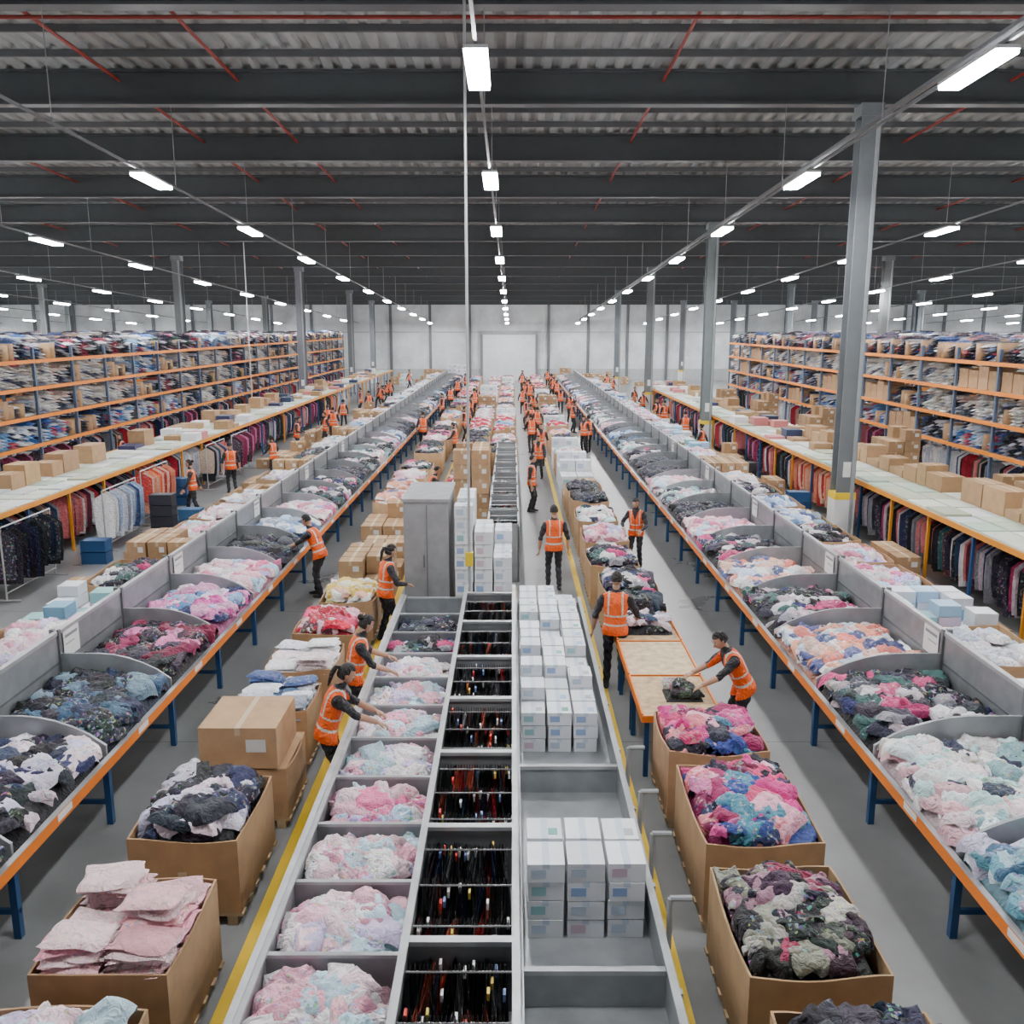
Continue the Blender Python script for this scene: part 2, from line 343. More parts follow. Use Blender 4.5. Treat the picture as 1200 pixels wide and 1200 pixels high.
    key=[tuple(c) for c in col]
    for k in sorted(set(key)):
        ff=Fq[[i for i,q in enumerate(key) if q==k]];u,inv=np.unique(ff,return_inverse=True)
        b.add(co[u],inv.reshape(-1,4),PLAIN if k==tuple(skin) else CLOTH,k)
    for sgn,E,T in hands:
        dr=(T-E)/np.linalg.norm(T-E);up=np.array([0,0,1.])if abs(dr[2])<.8 else np.array([-sgn*1.,0,0])
        sd=np.cross(dr,up);sd/=np.linalg.norm(sd);nn=np.cross(sd,dr)
        b.add(*loft([T-dr*.02,T+dr*.02,T+dr*.06,T+dr*.095],[(.028,.022),(.036,.017),(.042,.015),(.038,.012)],sd,10),PLAIN,skin)
        for i,(o_,ln) in enumerate(((-.03,.068),(-.01,.08),(.01,.075),(.03,.058))):
            p0=T+dr*.085+sd*o_;p1=p0+dr*ln*.45-nn*.006;p2=p1+dr*ln*.3-nn*.018;p3=p2+dr*ln*.15-nn*.022
            b.add(*loft([p0,p1,p2,p3],[(.0095,.0095),(.009,.009),(.008,.008),(.006,.006)],sd,6),PLAIN,skin)
        ts=-sd if (sd[1]<0)==(sgn>0) else sd
        p0=T+dr*.025+ts*.03;p1=p0+dr*.025+ts*.03-nn*.008;p2=p1+dr*.035+ts*.008-nn*.01
        b.add(*loft([p0,p1,p2],[(.013,.013),(.011,.011),(.008,.008)],nn,6),PLAIN,skin)
    Rh=np.array(Matrix.Rotation(hy,3,'Z')@Matrix.Rotation(-lean*.5-hp,3,'X'))
    hc0=at(.62)+Rh@np.array([0,.025,.085])
    Vh,Fh=ell((0,0,0),(1,1,1),20,16)
    k=np.where(Vh[:,2]<0,1+.28*Vh[:,2],1.)
    Vh=Vh*np.array([.076,.096,.118]);Vh[:,0]*=k
    Vh[:,1]+=np.where(Vh[:,2]<-.05,.012,0)
    W=lambda v:v@Rh.T+hc0
    b.add(W(Vh),Fh,PLAIN,skin)
    def hadd(c,r,cc,n=8,m=6,mat=PLAIN): v,ff=ell(c,r,n,m);b.add(W(v),ff,mat,cc)
    for q in (-1,1):
        hadd((q*.031,.082,.004),(.014,.01,.008),(.8,.8,.78));hadd((q*.031,.09,.004),(.006,.005,.006),(.02,.012,.01))
        hadd((q*.031,.089,.026),(.018,.006,.004),hc);hadd((q*.077,.0,-.002),(.009,.018,.03),skin)
    v,ff=loft([(0,.088,.012),(0,.104,-.016),(0,.113,-.03),(0,.09,-.038)],[(.008,.006),(.01,.008),(.015,.009),(.01,.006)],(1,0,0),8);b.add(W(v),ff,PLAIN,skin)
    hadd((0,.09,-.058),(.024,.009,.008),(.4,.13,.11))
    H,Fhh=ell((0,0,0),(1,1,1),24,18);c=H[Fhh].mean(1)
    keep=(c[:,2]>.62)|((c[:,1]<.25)&(c[:,2]>(-.55 if hair!='short' else -.32)))
    keep&=~((c[:,1]>.1)&(c[:,2]<.1))
    Hs=H*np.array([.084,.104,.125])*(1+.025*np.sin(H[:,0:1]*14)*np.sin(H[:,2:3]*11));Hs[:,1]-=.004;Hs[:,2]+=.004
    b.add(W(Hs),Fhh[keep],CLOTH,hc)
    if hair=='bun': hadd((0,-.12,.05),(.045,.04,.045),hc,12,9,CLOTH)
    if hair=='tail':
        v,ff=loft([(0,-.09,.04),(0,-.14,.02),(0,-.15,-.06),(0,-.13,-.16),(0,-.12,-.22)],[(.025,.02),(.034,.03),(.036,.03),(.025,.02),(.008,.008)],(1,0,0),10);b.add(W(v),ff,CLOTH,hc)
    return b.mesh('warehouse_worker',True)
P=dict(
 reachA=person(.32,(-.2,.52,1.02),(.16,.58,1.0),0,.35,0,'tail',female=True),
 reachB=person(.22,(-.22,.45,1.05),(.2,.42,1.0),.06,.45,.2,'bun',female=True,skin=(.55,.32,.21)),
 reachC=person(.5,(-.25,.62,.98),(.15,.66,.98),.05,.3,.2,'short',skin=(.52,.3,.2)),
 lean=person(.38,(-.22,.6,1.0),(.22,.55,1.02),.1,.2,0,'short'),
 back=person(.05,(-.33,.1,.84),(.3,.28,.95),.05,.12,-.1,'short',skin=(.42,.24,.16)),
 stand=person(.02,(-.3,.08,.8),(.3,.05,.8),-.04,.1,.1,'short'),
 walk=person(.08,(-.3,.22,.88),(.3,-.18,.84),.2,.1,0,'bun',long=True,female=True),
 side=person(.12,(-.2,.35,1.0),(.24,.3,1.05),.07,.3,0,'tail',long=True,female=True))
def worker(k,x,y,face,s=1.):
    return obj('warehouse_worker',P[k],(x,y,0),math.radians(face),sc=(s,s,s))
worker('reachA',-2.17,10.3,-80,1.05)
worker('reachB',-2.17,12.1,-75,1.05)
worker('side',-2.3,16.2,-60,1.05)
worker('lean',-4.15,19.1,75,1.05)
worker('lean',-2.4,26.6,-80,1.0)
worker('stand',.92,19.6,5,1.08)
worker('back',1.64,14.0,-8,1.09)
worker('side',2.95,21.4,160,1.0)
worker('reachC',3.06,11.75,95,1.04)
worker('stand',.6,28.3,-100,1.02)
for i,(k,x,y,fa) in enumerate([('walk',-9.7,27.6,100),('stand',-9.7,31.5,30),('side',-9.0,34.5,60),('stand',-4.15,43,10),('side',-9.6,41,-90),
  ('walk',-14.9,35,150),('stand',8.1,43,0),('walk',8.2,52,120),('side',8.2,58,200),('stand',8.2,49.5,30),('walk',7.98,38.5,60),
  ('stand',1.2,38,180),('side',.9,42,20),('walk',1.3,47,0),('stand',.8,52,90),('side',1.3,57,180),('walk',.7,61,0),('stand',1.3,66,0),('side',-2.4,39,80),
  ('walk',-2.4,50,0),('stand',-4.15,55,90),('walk',-2.4,63,180),('side',3.3,50,-90),('stand',3.2,61,180),('walk',-9.5,52,0),('stand',-9.8,60,90),('side',3.4,70,0),
  ('walk',1.2,75,180),('stand',-4.15,71,0),('stand',3.4,80,0),('walk',-9.2,70,0),('side',-9.4,47,0),('walk',1.0,34.5,170),('stand',-2.4,46,-90),('walk',1.3,70,30),('stand',.9,82,0),('side',-4.1,62,0),('walk',3.5,42,10)]):
    worker(k,x,y,fa,1+.04*math.sin(i*2.3))
ks=list(P)
for i in range(24):
    x=rnd.choice([.7,1.0,1.3,-2.4,-4.1,3.3,3.5,-9.4,-8.9,8.1,8.2,.9,-2.4]);worker(rnd.choice(ks[4:]),x,42+i*1.95,rnd.uniform(0,360),rnd.uniform(.96,1.05))

# ------------------------------------------------------------------ shell
def plane_mat(name,col,rough,fn=None):
    m,nt,b=nodes(name);b.inputs['Roughness'].default_value=rough;N=nt.nodes;L=nt.links
    tc=N.new('ShaderNodeTexCoord');n1=N.new('ShaderNodeTexNoise');n1.inputs['Scale'].default_value=.35;n1.inputs['Detail'].default_value=8;n1.inputs['Roughness'].default_value=.65
    L.new(tc.outputs['Object'],n1.inputs['Vector'])
    cr=N.new('ShaderNodeValToRGB');cr.color_ramp.elements[0].position=.3;cr.color_ramp.elements[1].position=.72
    cr.color_ramp.elements[0].color=tuple(c*.7 for c in col)+(1,);cr.color_ramp.elements[1].color=tuple(c*1.22 for c in col)+(1,)
    L.new(n1.outputs['Fac'],cr.inputs[0]);out=cr.outputs[0]
    if fn=='joints':
        br=N.new('ShaderNodeTexBrick');br.offset=0;br.inputs['Scale'].default_value=1;br.inputs['Brick Width'].default_value=6;br.inputs['Row Height'].default_value=6;br.inputs['Mortar Size'].default_value=.012
        br.inputs['Color1'].default_value=br.inputs['Color2'].default_value=(1,1,1,1);br.inputs['Mortar'].default_value=(.5,.5,.5,1)
        L.new(tc.outputs['Object'],br.inputs['Vector'])
        mi=N.new('ShaderNodeMix');mi.data_type='RGBA';mi.blend_type='MULTIPLY';mi.inputs[0].default_value=1
        L.new(out,mi.inputs[6]);L.new(br.outputs[0],mi.inputs[7]);out=mi.outputs[2]
        mr=N.new('ShaderNodeMapRange');mr.inputs[3].default_value=rough-.08;mr.inputs[4].default_value=rough+.15
        L.new(n1.outputs['Fac'],mr.inputs[0]);L.new(mr.outputs[0],b.inputs['Roughness'])
    L.new(out,b.inputs['Base Color']);return m
def single(name,bb,mat):
    o=bb.build(name);o.data.materials.clear();o.data.materials.append(mat)
    o.data.polygons.foreach_set('material_index',np.zeros(len(o.data.polygons),np.int32));return o
XW=56;YB=100;RZ=lambda y:12.0-.041*y
bb=B();bb.box(-XW,XW,-6,YB,-.2,0);single('floor',bb,plane_mat('polished_concrete',(.225,.233,.235),.27,'joints'))
bb=B();bb.box(-XW,XW,YB,YB+.3,0,9.2);single('wall_back',bb,plane_mat('wall_panel',(.62,.64,.65),.6))
bb=B();bb.box(-XW-.3,-XW,-6,YB,0,13.2);single('wall_left',bb,bpy.data.materials['wall_panel'])
bb=B();bb.box(XW,XW+.3,-6,YB,0,13.2);single('wall_right',bb,bpy.data.materials['wall_panel'])
DC=(.34,.355,.35)
xs=[];zs=[];x=-XW
while x<XW:
    for dx,dz in ((0,0),(.16,0),(.22,.09),(.38,.09)): xs.append(x+dx);zs.append(dz)
    x+=.44
ys=[-6]+[5.3+6.3*k for k in range(0,16)]+[YB]
V=[(a,y,RZ(y)+.8+z) for y in ys for a,z in zip(xs,zs)]
bb=B();bb.add(V,gridF(len(ys),len(xs)),PLAIN,DC);bb.add(np.array([(-XW,-6,RZ(-6)+.97),(XW,-6,RZ(-6)+.97),(XW,YB,RZ(YB)+.97),(-XW,YB,RZ(YB)+.97)]),[[0,3,2,1]],PLAIN,DC)
bb.build('ceiling')
DK=(.062,.069,.074)
bb=B()
for k in range(16):
    y=5.3+6.3*k;z=RZ(y)
    bb.box(-XW,XW,y-.19,y+.19,z,z+.05,PLAIN,DK);bb.box(-XW,XW,y-.03,y+.03,z+.05,z+.75,PLAIN,DK);bb.box(-XW,XW,y-.19,y+.19,z+.75,z+.8,PLAIN,DK)
    for j in (1,2,3):
        yy=y+j*1.575
        if yy<YB: bb.box(-XW,XW,yy-.04,yy+.04,RZ(yy)+.64,RZ(yy)+.79,PLAIN,(.11,.115,.12))
bb.build('roof_beams')
bb=B()
for k in range(16):
    y=7.2+6.3*k
    if y<YB-1: bb.tube((-XW+.1,y,RZ(y)+.5),(XW-.1,y,RZ(y)+.5),.04,PLAIN,(.3,.035,.025),6)
for x in (-23,-16.5,-9.6,-6.7,3.7,12.2,19,26): bb.tube((x,-5,RZ(-5)+.57),(x,YB-.3,RZ(YB)+.57),.04,PLAIN,(.28,.035,.025),6)
bb.build('sprinkler_pipes')
cols=[(8.8,24.2),(9.05,43.1),(9.1,62),(9.1,80.9),(-19.6,55.7),(-13.9,62),(-13.9,80.9),(-13.9,93.5),(-22.8,87.2),(-37,74.6),(-44,93.5),(22,55.7),(22,74.6),(22,93.5),(35,62),(35,80.9),(40,93.5),(-30,93.5),(30,93.5),(17,93.5),(-37,55.7)]
def colm(h):
    b=B();w=.24;g=jit((.16,.18,.19),.05)
    b.box(-w,w,-w,-w+.035,0,h,PLAIN,g);b.box(-w,w,w-.035,w,0,h,PLAIN,g);b.box(-.03,.03,-w+.03,w-.03,0,h,PLAIN,g)
    b.box(-w-.08,w+.08,-w-.08,w+.08,0,.03,PLAIN,g);b.box(-w-.04,w+.04,-w-.04,w+.04,h-.3,h,PLAIN,g)
    b.box(-w-.03,w+.03,-w-.03,w+.03,.03,1.2,PLAIN,(.75,.76,.75));b.box(-w-.035,w+.035,-w-.035,w+.035,1.2,1.38,PLAIN,(.9,.62,.02))
    b.box(-.1,.1,-w-.01,-w,1.8,2.2,PLAIN,(.8,.8,.78));b.box(.12,.2,-w-.06,-w,0,h-.3,PLAIN,(.3,.32,.33))
    return b.mesh('steel_column')
for x,y in cols: obj('steel_column',colm(RZ(y)+.02),(x,y,0))
bb=B()
for i in range(-13,14):
    x=i*4.2-.3
    if abs(x+.3)<2.8: continue
    bb.box(x-.14,x+.14,YB-.2,YB-.005,0,RZ(YB)+.7,PLAIN,(.13,.14,.15))
bb.box(-XW,XW,YB-.08,YB-.005,5.0,5.12,PLAIN,(.4,.41,.42));bb.box(-XW,XW,YB-.05,YB-.005,0,1.2,PLAIN,(.42,.43,.44));bb.build('trim_1')
bb=B();
for k in range(16): bb.box(-3.1,2.5,YB-.22-.03*(k%2),YB-.1,k*.3,k*.3+.3,PLAIN,(.68,.7,.71))
bb.box(-3.35,-3.1,YB-.3,YB-.1,0,5.1,PLAIN,(.2,.21,.22));bb.box(2.5,2.75,YB-.3,YB-.1,0,5.1,PLAIN,(.2,.21,.22));bb.box(-3.35,2.75,YB-.35,YB-.1,4.8,5.2,PLAIN,(.3,.31,.32));bb.build('door_1')
for x in (-2.46,1.47):
    bb=B();bb.box(x-.06,x+.06,-2,90,0,.004,PLAIN,(.8,.52,.02));bb.build('floor_marking')
# light rows
bb=B();L=1.75
bb.box(-.17,.17,-L/2,L/2,.06,.11,PLAIN,(.7,.7,.7));bb.box(-.16,.16,-L/2+.02,L/2-.02,0,.06,EMIT,(1,1,1));bb.box(-.03,.03,-.3,.3,.11,.135,PLAIN,(.5,.5,.5))
fm=bb.mesh('ceiling_light')
LZ=lambda y:9.9-.041*y
rows=[-54,-46.5,-39,-31.5,-24,-16.2,-8.4,-.5,6.75,13.8,21.3,28.8,36.3,43.8,51.3]
for ri,x in enumerate(rows):
    tr=B();V=[];
    for y in (4,99.5): V+=[(x-.025,y,LZ(y)+.14),(x+.025,y,LZ(y)+.14),(x+.025,y,LZ(y)+.19),(x-.025,y,LZ(y)+.19)]
    tr.add(V,[[0,1,5,4],[1,2,6,5],[2,3,7,6],[3,0,4,7],[0,3,2,1],[4,5,6,7]],PLAIN,(.16,.17,.18))
    if ri==8:
        V=[]
        for y in (4,99.5): V+=[(x+.3,y,LZ(y)+.5),(x+.42,y,LZ(y)+.5),(x+.42,y,LZ(y)+.56),(x+.3,y,LZ(y)+.56)]
        tr.add(V,[[0,1,5,4],[1,2,6,5],[2,3,7,6],[3,0,4,7],[0,3,2,1],[4,5,6,7]],PLAIN,(.14,.15,.16))
    for k in range(0,15):
        y=5.3+6.3*k;tr.tube((x,y,LZ(y)+.18),(x,y,RZ(y)+.02),.01,STEEL,(.3,.3,.3),4)
    tr.build('lighting_trunking')
    for k in range(11):
        y=14.4+8.2*k+(0 if 5<ri<10 else 2.5*(ri%2))
        if y>98: continue
        o=obj('ceiling_light',fm,(x,y,LZ(y)));o.rotation_euler=(-.041,0,0)
for x in rows[5:11]:
    o=obj('ceiling_light',fm,(x,6.2,LZ(6.2)));o.rotation_euler=(-.041,0,0)
bb=B();bb.tube((-.8,16.75,0),(-.8,16.75,RZ(16.75)+.5),.025,STEEL,(.5,.51,.52),10);bb.box(-.87,-.73,16.68,16.82,1.3,1.55,PLAIN,(.85,.6,.02));bb.box(-.9,-.7,16.65,16.85,0,.03,STEEL,(.5,.5,.5));bb.build('power_drop_pole')
bb=B();bb.tube((-14.6,52,0),(-14.6,52,RZ(52)+.5),.03,STEEL,(.6,.61,.62),8);bb.box(-14.7,-14.5,51.9,52.1,0,.03,STEEL,(.5,.5,.5));bb.build('power_drop_pole')

# ------------------------------------------------------------------ benches
S1=(.46,.475,.485)
ORN=(.8,.2,.015);GR=(.31,.325,.335);GRD=(.18,.19,.2);BLU=(.015,.07,.19)
DV=[3.7+2.05*k for k in range(0,42)]
def bench(sg,xf,xb):
    b=B();bx=lambda a,c,*r,**k:b.box(min(sg*a,sg*c),max(sg*a,sg*c),*r,**k)
    y0,y1=DV[0],DV[-1]
    bx(xf+.03,xb,y0,y1,.8,.84,STEEL,GR);bx(xf-.02,xf+.03,y0,y1,.75,.875,PLAIN,ORN);bx(xf-.025,xf+.035,y0,y1,.875,.885,STEEL,(.5,.5,.5))
    bx(xb,xb+.04,y0,y1,.6,1.62,STEEL,GR);bx(xb-.015,xb+.055,y0,y1,1.6,1.65,STEEL,S1)
    bx(xb-.01,xb+.05,y0,y1,1.2,1.23,STEEL,GRD)
    bx(xb+.05,xb+1.75,y0,y1,.74,.8,STEEL,GR);bx(xb+1.75,xb+1.79,y0,y1,.7,.82,PLAIN,ORN)
    for i,y in enumerate(DV):
        n=9;top=[];W=xb-xf-.06
        for k in range(n):
            t=k/(n-1);hh=.5 if t<.35 else .14+.36*math.cos((t-.35)/.65*math.pi/2)**.8
            top.append((xb-t*W,hh))
        V=[]
        for yy in (y-.018,y+.018):
            for a,hh in top: V+=[(sg*a,yy,.84),(sg*a,yy,.84+hh)]
        F=[]
        for k in range(n-1):
            a=2*k;F+=[[a,a+1,a+3,a+2],[2*n+a,2*n+a+2,2*n+a+3,2*n+a+1],[a+1,2*n+a+1,2*n+a+3,a+3]]
        F.append([2*n-2,2*n-1,4*n-1,4*n-2])
        b.add(V,F,STEEL,(.36,.375,.385))
        bx(xf+.05,xf+.12,y-.035,y+.035,0,.8,PLAIN,BLU);bx(xb-.1,xb-.03,y-.035,y+.035,0,.8,PLAIN,BLU);bx(xf+.05,xb,y-.02,y+.02,.25,.3,PLAIN,BLU)
        bx(xb+.04,xb+.1,y-.03,y+.03,0,1.68,STEEL,GRD);bx(xb-.03,xb,y-.03,y+.03,.84,1.68,STEEL,(.22,.23,.24))
        bx(xb+1.6,xb+1.68,y-.035,y+.035,0,.74,PLAIN,BLU)
        bx(xf-.024,xf-.02,y+.7,y+1.0,.785,.86,PLAIN,(.8,.8,.78))
    for y in (8.6,12.0,16.2,21.5,27,33):
        bx(xb-.02,xb-.016,y,y+.45,1.22,1.6,PLAIN,(.8,.81,.8))
        bx(xb-.023,xb-.02,y+.05,y+.4,1.5,1.54,PLAIN,(.25,.25,.27))
        bx(xb-.023,xb-.02,y+.05,y+.3,1.4,1.42,PLAIN,(.4,.4,.42))
    b.build('sorting_bench')
bench(-1,4.6,6.15);bench(1,4.1,5.85)
LP=['dark','darkwhite','darkwhite','denim','maroon','pinkblue','pink','dark','bluewhite','pink','darkmix','darkmix','bluewhite','dark','palepink','denim']
RP=['teal','teal','pale','darkmix','peach','darkmix','peach','darkmix','pink','dark','pale','palepink','dark','bluewhite','pale','darkmix']
far_keys=['darkmix','palepink','dark','bluewhite','pink','darkwhite','denim','pale','peach','darkmix','dark']
for k in range(len(DV)-1):
    yc=DV[k]+1.025
    for sg,xc,w,pl in ((-1,-5.37,1.5,LP),(1,4.97,1.7,RP)):
        if k<12:
            b=B();near=k<6
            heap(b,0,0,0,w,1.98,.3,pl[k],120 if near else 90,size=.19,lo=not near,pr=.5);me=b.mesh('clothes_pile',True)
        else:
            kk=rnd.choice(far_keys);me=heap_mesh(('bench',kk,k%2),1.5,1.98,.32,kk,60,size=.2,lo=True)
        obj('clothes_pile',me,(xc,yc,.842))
def goods(sg,x0,w):
    y=6.2;i=0
    while y<88:
        b=B();l=rnd.uniform(1.6,2.0)
        if sg>0 and abs(y-16)<1.4: kind='pinkbox'
        elif sg<0 and abs(y-17.5)<1.8: kind='brown'
        elif y<15: kind='white' if i%3 else 'heap'
        else: kind=rnd.choice(['white','brown','heap','heap','heap','heap'])
        xx=sg*(x0+w/2)
        if kind=='white':
            for a in range(4):
                for c in range(int(l/.4)):
                    for q in range(rnd.randint(1,3)):
                        cc=rnd.choice([(.75,.8,.86),(.45,.64,.84),(.8,.82,.86),(.2,.45,.6),(.7,.72,.76),(.82,.6,.74),(.3,.6,.6)])
                        b.box(-w/2+a*w/4+.01,-w/2+(a+1)*w/4-.01,-l/2+c*.4+.01,-l/2+c*.4+.38,q*.19,q*.19+.18,PLAIN,jit(cc),rot=rnd.uniform(-.06,.06))
            b.build('packaged_goods_stack',loc=(xx,y+l/2,.802))
        elif kind=='brown':
            stack(b,-w/2+.1,-l/2,0,3,int(l/.45),2 if sg<0 and y<20 else rnd.randint(1,2),(w-.2)/3,.44,.36);b.build('carton_stack',loc=(xx,y+l/2,.802))
        else:
            openbox(b,0,0,0,w-.15,l-.1,.42,False);b.build('cardboard_box',loc=(xx,y+l/2,.802))
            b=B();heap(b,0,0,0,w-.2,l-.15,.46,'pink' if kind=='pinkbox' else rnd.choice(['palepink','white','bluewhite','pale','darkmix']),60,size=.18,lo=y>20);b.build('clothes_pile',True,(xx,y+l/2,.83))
        y+=l+.1;i+=1
goods(-1,6.3,1.45);goods(1,6.0,1.5)

# ------------------------------------------------------------------ boxes on pallets either side of the sorting line
def cbox(x,y,w,l,h,pal,kind='crumple',n=66,fill=.76,hh=.3,size=.19):
    b=B();openbox(b,0,0,0,w,l,h);b.build('cardboard_box',loc=(x,y,0))
    b=B();heap(b,0,0,0,w-.05,l-.05,hh,pal,n,kind,size=size);b.build('clothes_pile',True,(x,y,.13+h*fill))
cbox(-3.15,5.15,1.1,1.2,.8,'palepink')
cbox(-3.12,6.7,1.05,1.2,.8,'rose','folded',hh=.42,fill=.6)
cbox(-3.14,8.62,1.05,1.3,.78,'darkwhite',hh=.36)
b=B();openbox(b,0,0,0,.95,.95,.62);b.box(-.47,.47,-.47,.47,.72,.75,CARD,BROWN);carton(b,-.5,.4,-.52,.42,.77,1.27);b.build('carton_stack',loc=(-3.05,10.2,0))
cbox(-3.12,11.6,.95,.95,.72,'bluewhite','folded',hh=.4,fill=.65)
cbox(-3.1,13.1,.98,1.1,.72,'white','folded',hh=.36,fill=.65)
cbox(-3.05,14.75,1.0,1.15,.7,'red')
cbox(-3.0,16.5,.95,1.1,.7,'yellow')
b=B();stack(b,-.5,-.8,0,2,4,3,.5,.42,.36);b.build('carton_stack',loc=(-3.0,18.7,0))
b=B();stack(b,-.5,-.8,0,2,4,2,.5,.42,.36);b.build('carton_stack',loc=(-3.0,21.0,0))
cbox(2.38,5.05,1.1,1.3,.8,'dark')
cbox(2.32,6.78,1.08,1.42,.8,'green',n=100,size=.16)
cbox(2.38,8.65,1.12,1.6,.82,'hot',n=90)
cbox(2.36,10.3,1.15,1.15,.82,'hot',n=70)
def table(x,y,w,l,top,z=.85):
    b=B();b.box(x-w/2,x+w/2,y-l/2,y+l/2,z-.05,z,WOOD,top);b.box(x-w/2-.02,x+w/2+.02,y-l/2-.02,y-l/2,z-.08,z+.01,PLAIN,ORN)
    b.box(x-w/2-.025,x-w/2,y-l/2,y+l/2,z-.09,z+.03,PLAIN,ORN);b.box(x+w/2,x+w/2+.025,y-l/2,y+l/2,z-.09,z+.03,PLAIN,ORN)
    for a in (-1,1):
        for c in (-1,1): b.box(x+a*(w/2-.05)-.03,x+a*(w/2-.05)+.03,y+c*(l/2-.06)-.03,y+c*(l/2-.06)+.03,0,z-.05,PLAIN,BLU)
    b.build('packing_table')
TW=(.6,.43,.25)
table(2.16,11.62,.98,1.35,TW);table(2.16,13.05,.98,1.4,(.68,.53,.34));table(2.16,14.8,.98,2.0,TW)
b=B();heap(b,0,0,0,.5,.45,.1,'green',14,size=.1);b.build('clothes_pile',True,(2.28,11.6,.85))
b=B();heap(b,0,-.3,0,.9,.7,.16,'darkwhite',34,size=.13);heap(b,0,.45,0,.9,.9,.3,'dark',34,size=.19);b.build('clothes_pile',True,(2.14,14.7,.85))
cbox(2.2,16.9,1.0,1.4,.8,'darkmix');cbox(2.1,18.9,1.0,1.5,.8,'darkmix');cbox(2.15,21.0,1.0,1.5,.8,'pink');cbox(2.15,23.2,1.0,1.5,.8,'pale');cbox(2.15,25.4,1.0,1.5,.9,'dark')

# ------------------------------------------------------------------ central sorting line
b=B();Y0,Y1=3.5,16.2
b.box(-1.92,1.24,Y0,Y1,.4,.45,STEEL,(.36,.375,.385))
for x in (-1.95,-.86,-.82,.03,.06,1.22):
    zt={-1.95:.86,-.86:.86,-.82:1.06,.03:1.06,.06:.8,1.22:.82}[x]
    b.box(x-.015,x+.015,Y0,Y1,.3,zt,STEEL,GR);b.box(x-.03,x+.03,Y0,Y1,zt,zt+.03,STEEL,S1)
b.box(-2.02,-1.98,Y0,Y1,.1,.7,STEEL,GR);b.box(-2.03,-1.97,Y0,Y1,.86,.9,STEEL,(.55,.56,.57))
b.box(1.28,1.32,Y0,Y1,.1,.6,STEEL,GR)
lb=[3.5+.97*i for i in range(14)]
for y in lb: b.box(-1.94,-.87,y-.012,y+.012,.45,.85,STEEL,GR);b.box(-1.94,-.87,y-.022,y+.022,.84,.87,STEEL,S1)
mb=[3.2,4.75,6.3,7.95,9.5,11.0,12.5,14.1,15.7]
for y in mb: b.box(-.8,.02,y-.015,y+.015,.45,1.05,STEEL,GR);b.box(-.8,.02,y-.04,y+.04,1.04,1.08,STEEL,S1)
for y in (6.35,9.75,16.1): b.box(.08,1.2,y-.015,y+.015,.4,.76,STEEL,GR);b.box(.08,1.2,y-.03,y+.03,.74,.78,STEEL,S1)
y=Y0
while y<Y1:
    for x in (-2.0,1.3): b.box(x-.03,x+.03,y-.03,y+.03,0,.88 if x<0 else .62,STEEL,(.42,.43,.44))
    for x in (-1.4,-.4,.6): b.box(x-.04,x+.04,y-.04,y+.04,0,.4,STEEL,GRD)
    y+=1.4
for y in (6.9,8.7):
    b.tube((1.32,y,.55),(1.32,y,1.02),.025,STEEL,S1);b.tube((1.32,y+1,.55),(1.32,y+1,1.02),.025,STEEL,S1);b.tube((1.32,y,1.02),(1.5,y,1.02),.025,STEEL,S1);b.tube((1.32,y+1,1.02),(1.5,y+1,1.02),.025,STEEL,S1)
b.build('sorting_conveyor')
lpal=['pink','teal','palepink','palepink','palepink','pink','palepink','palepink','palepink','palepink','darkmix','dark',None]
for i in range(13):
    if lpal[i] is None: continue
    b=B();heap(b,0,0,0,1.05,.94,.3,lpal[i],56,size=.17,pr=.65);b.build('clothes_pile',True,(-1.405,lb[i]+.485,.5))
for i in range(8):
    b=B();ya,yb=mb[i],mb[i+1];nr=3
    for r in range(nr):
        yy=ya+(r+.5)*(yb-ya)/nr
        b.tube((-.79,yy,.99),(.01,yy,.99),.009,STEEL,(.3,.3,.3),6)
        hang_row(b,.72,'bin',-.75,yy,1.02,sp=.028,sx=1.18,sz=.6,axis='X',hooks=i<6,zj=.07,th=.8,run=.9)
    b.build('hanging_clothes')
b=B();stack(b,.12,7.15,.452,3,2,4,.35,.4,.18,True,0);b.build('white_carton_stack')
b=B();stack(b,.11,10.75,.452,3,13,4,.325,.4,.175,True,.35);b.build('white_carton_stack')
b=B();b.box(-2.05,-1.2,17.0,18.9,0,2.5,STEEL,(.4,.415,.425));b.box(-2.07,-1.18,16.98,18.92,2.46,2.52,STEEL,S1);b.box(-1.62,-1.6,16.985,17,.1,2.4,PLAIN,(.2,.2,.2));b.box(-1.68,-1.65,16.96,17,1.2,1.45,STEEL,(.2,.2,.2));b.box(-2.06,-2.05,17.1,18.8,.1,2.4,STEEL,(.35,.36,.37));b.build('storage_cabinet')
b=B();b.box(-1.1,.1,17.0,19.4,.1,.14,WOOD,TW)
for x in (-1.05,-.5,.0): b.box(x,x+.08,17.0,19.4,0,.1,WOOD,TW)
stack(b,-1.1,17.0,.14,3,5,(9,7,6),.37,.4,.25,True,.4);b.build('white_carton_stack')
b=B();stack(b,-1.62,24.8,0,2,4,6,.5,.5,.4,False,.2);b.build('carton_stack')
for y in np.arange(20.2,34,1.9):
    b=B()
    for x in (-.55,.15):
        b.box(x-.02,x+.02,0,1.7,0,1.3,STEEL,GR)
    for yy in (0,1.68): b.box(-.55,.15,yy,yy+.02,0,1.35,STEEL,GR)
    for r in range(3):
        yy=.3+r*.55;b.tube((-.53,yy,1.25),(.13,yy,1.25),.012,STEEL,S1,6);hang_row(b,.6,'bin',-.5,yy,1.25,sp=.04,sx=1,sz=1,axis='X',zj=.06,th=.9,run=.9)
    b.build('hanging_clothes_bin',loc=(0,y,0))
def cb_variant(p):
    b=B();openbox(b,0,0,0,1.05,1.5,.8);heap(b,0,0,.68,1.0,1.45,.32,p,42,size=.2,lo=True);return b.mesh('clothes_box',True)
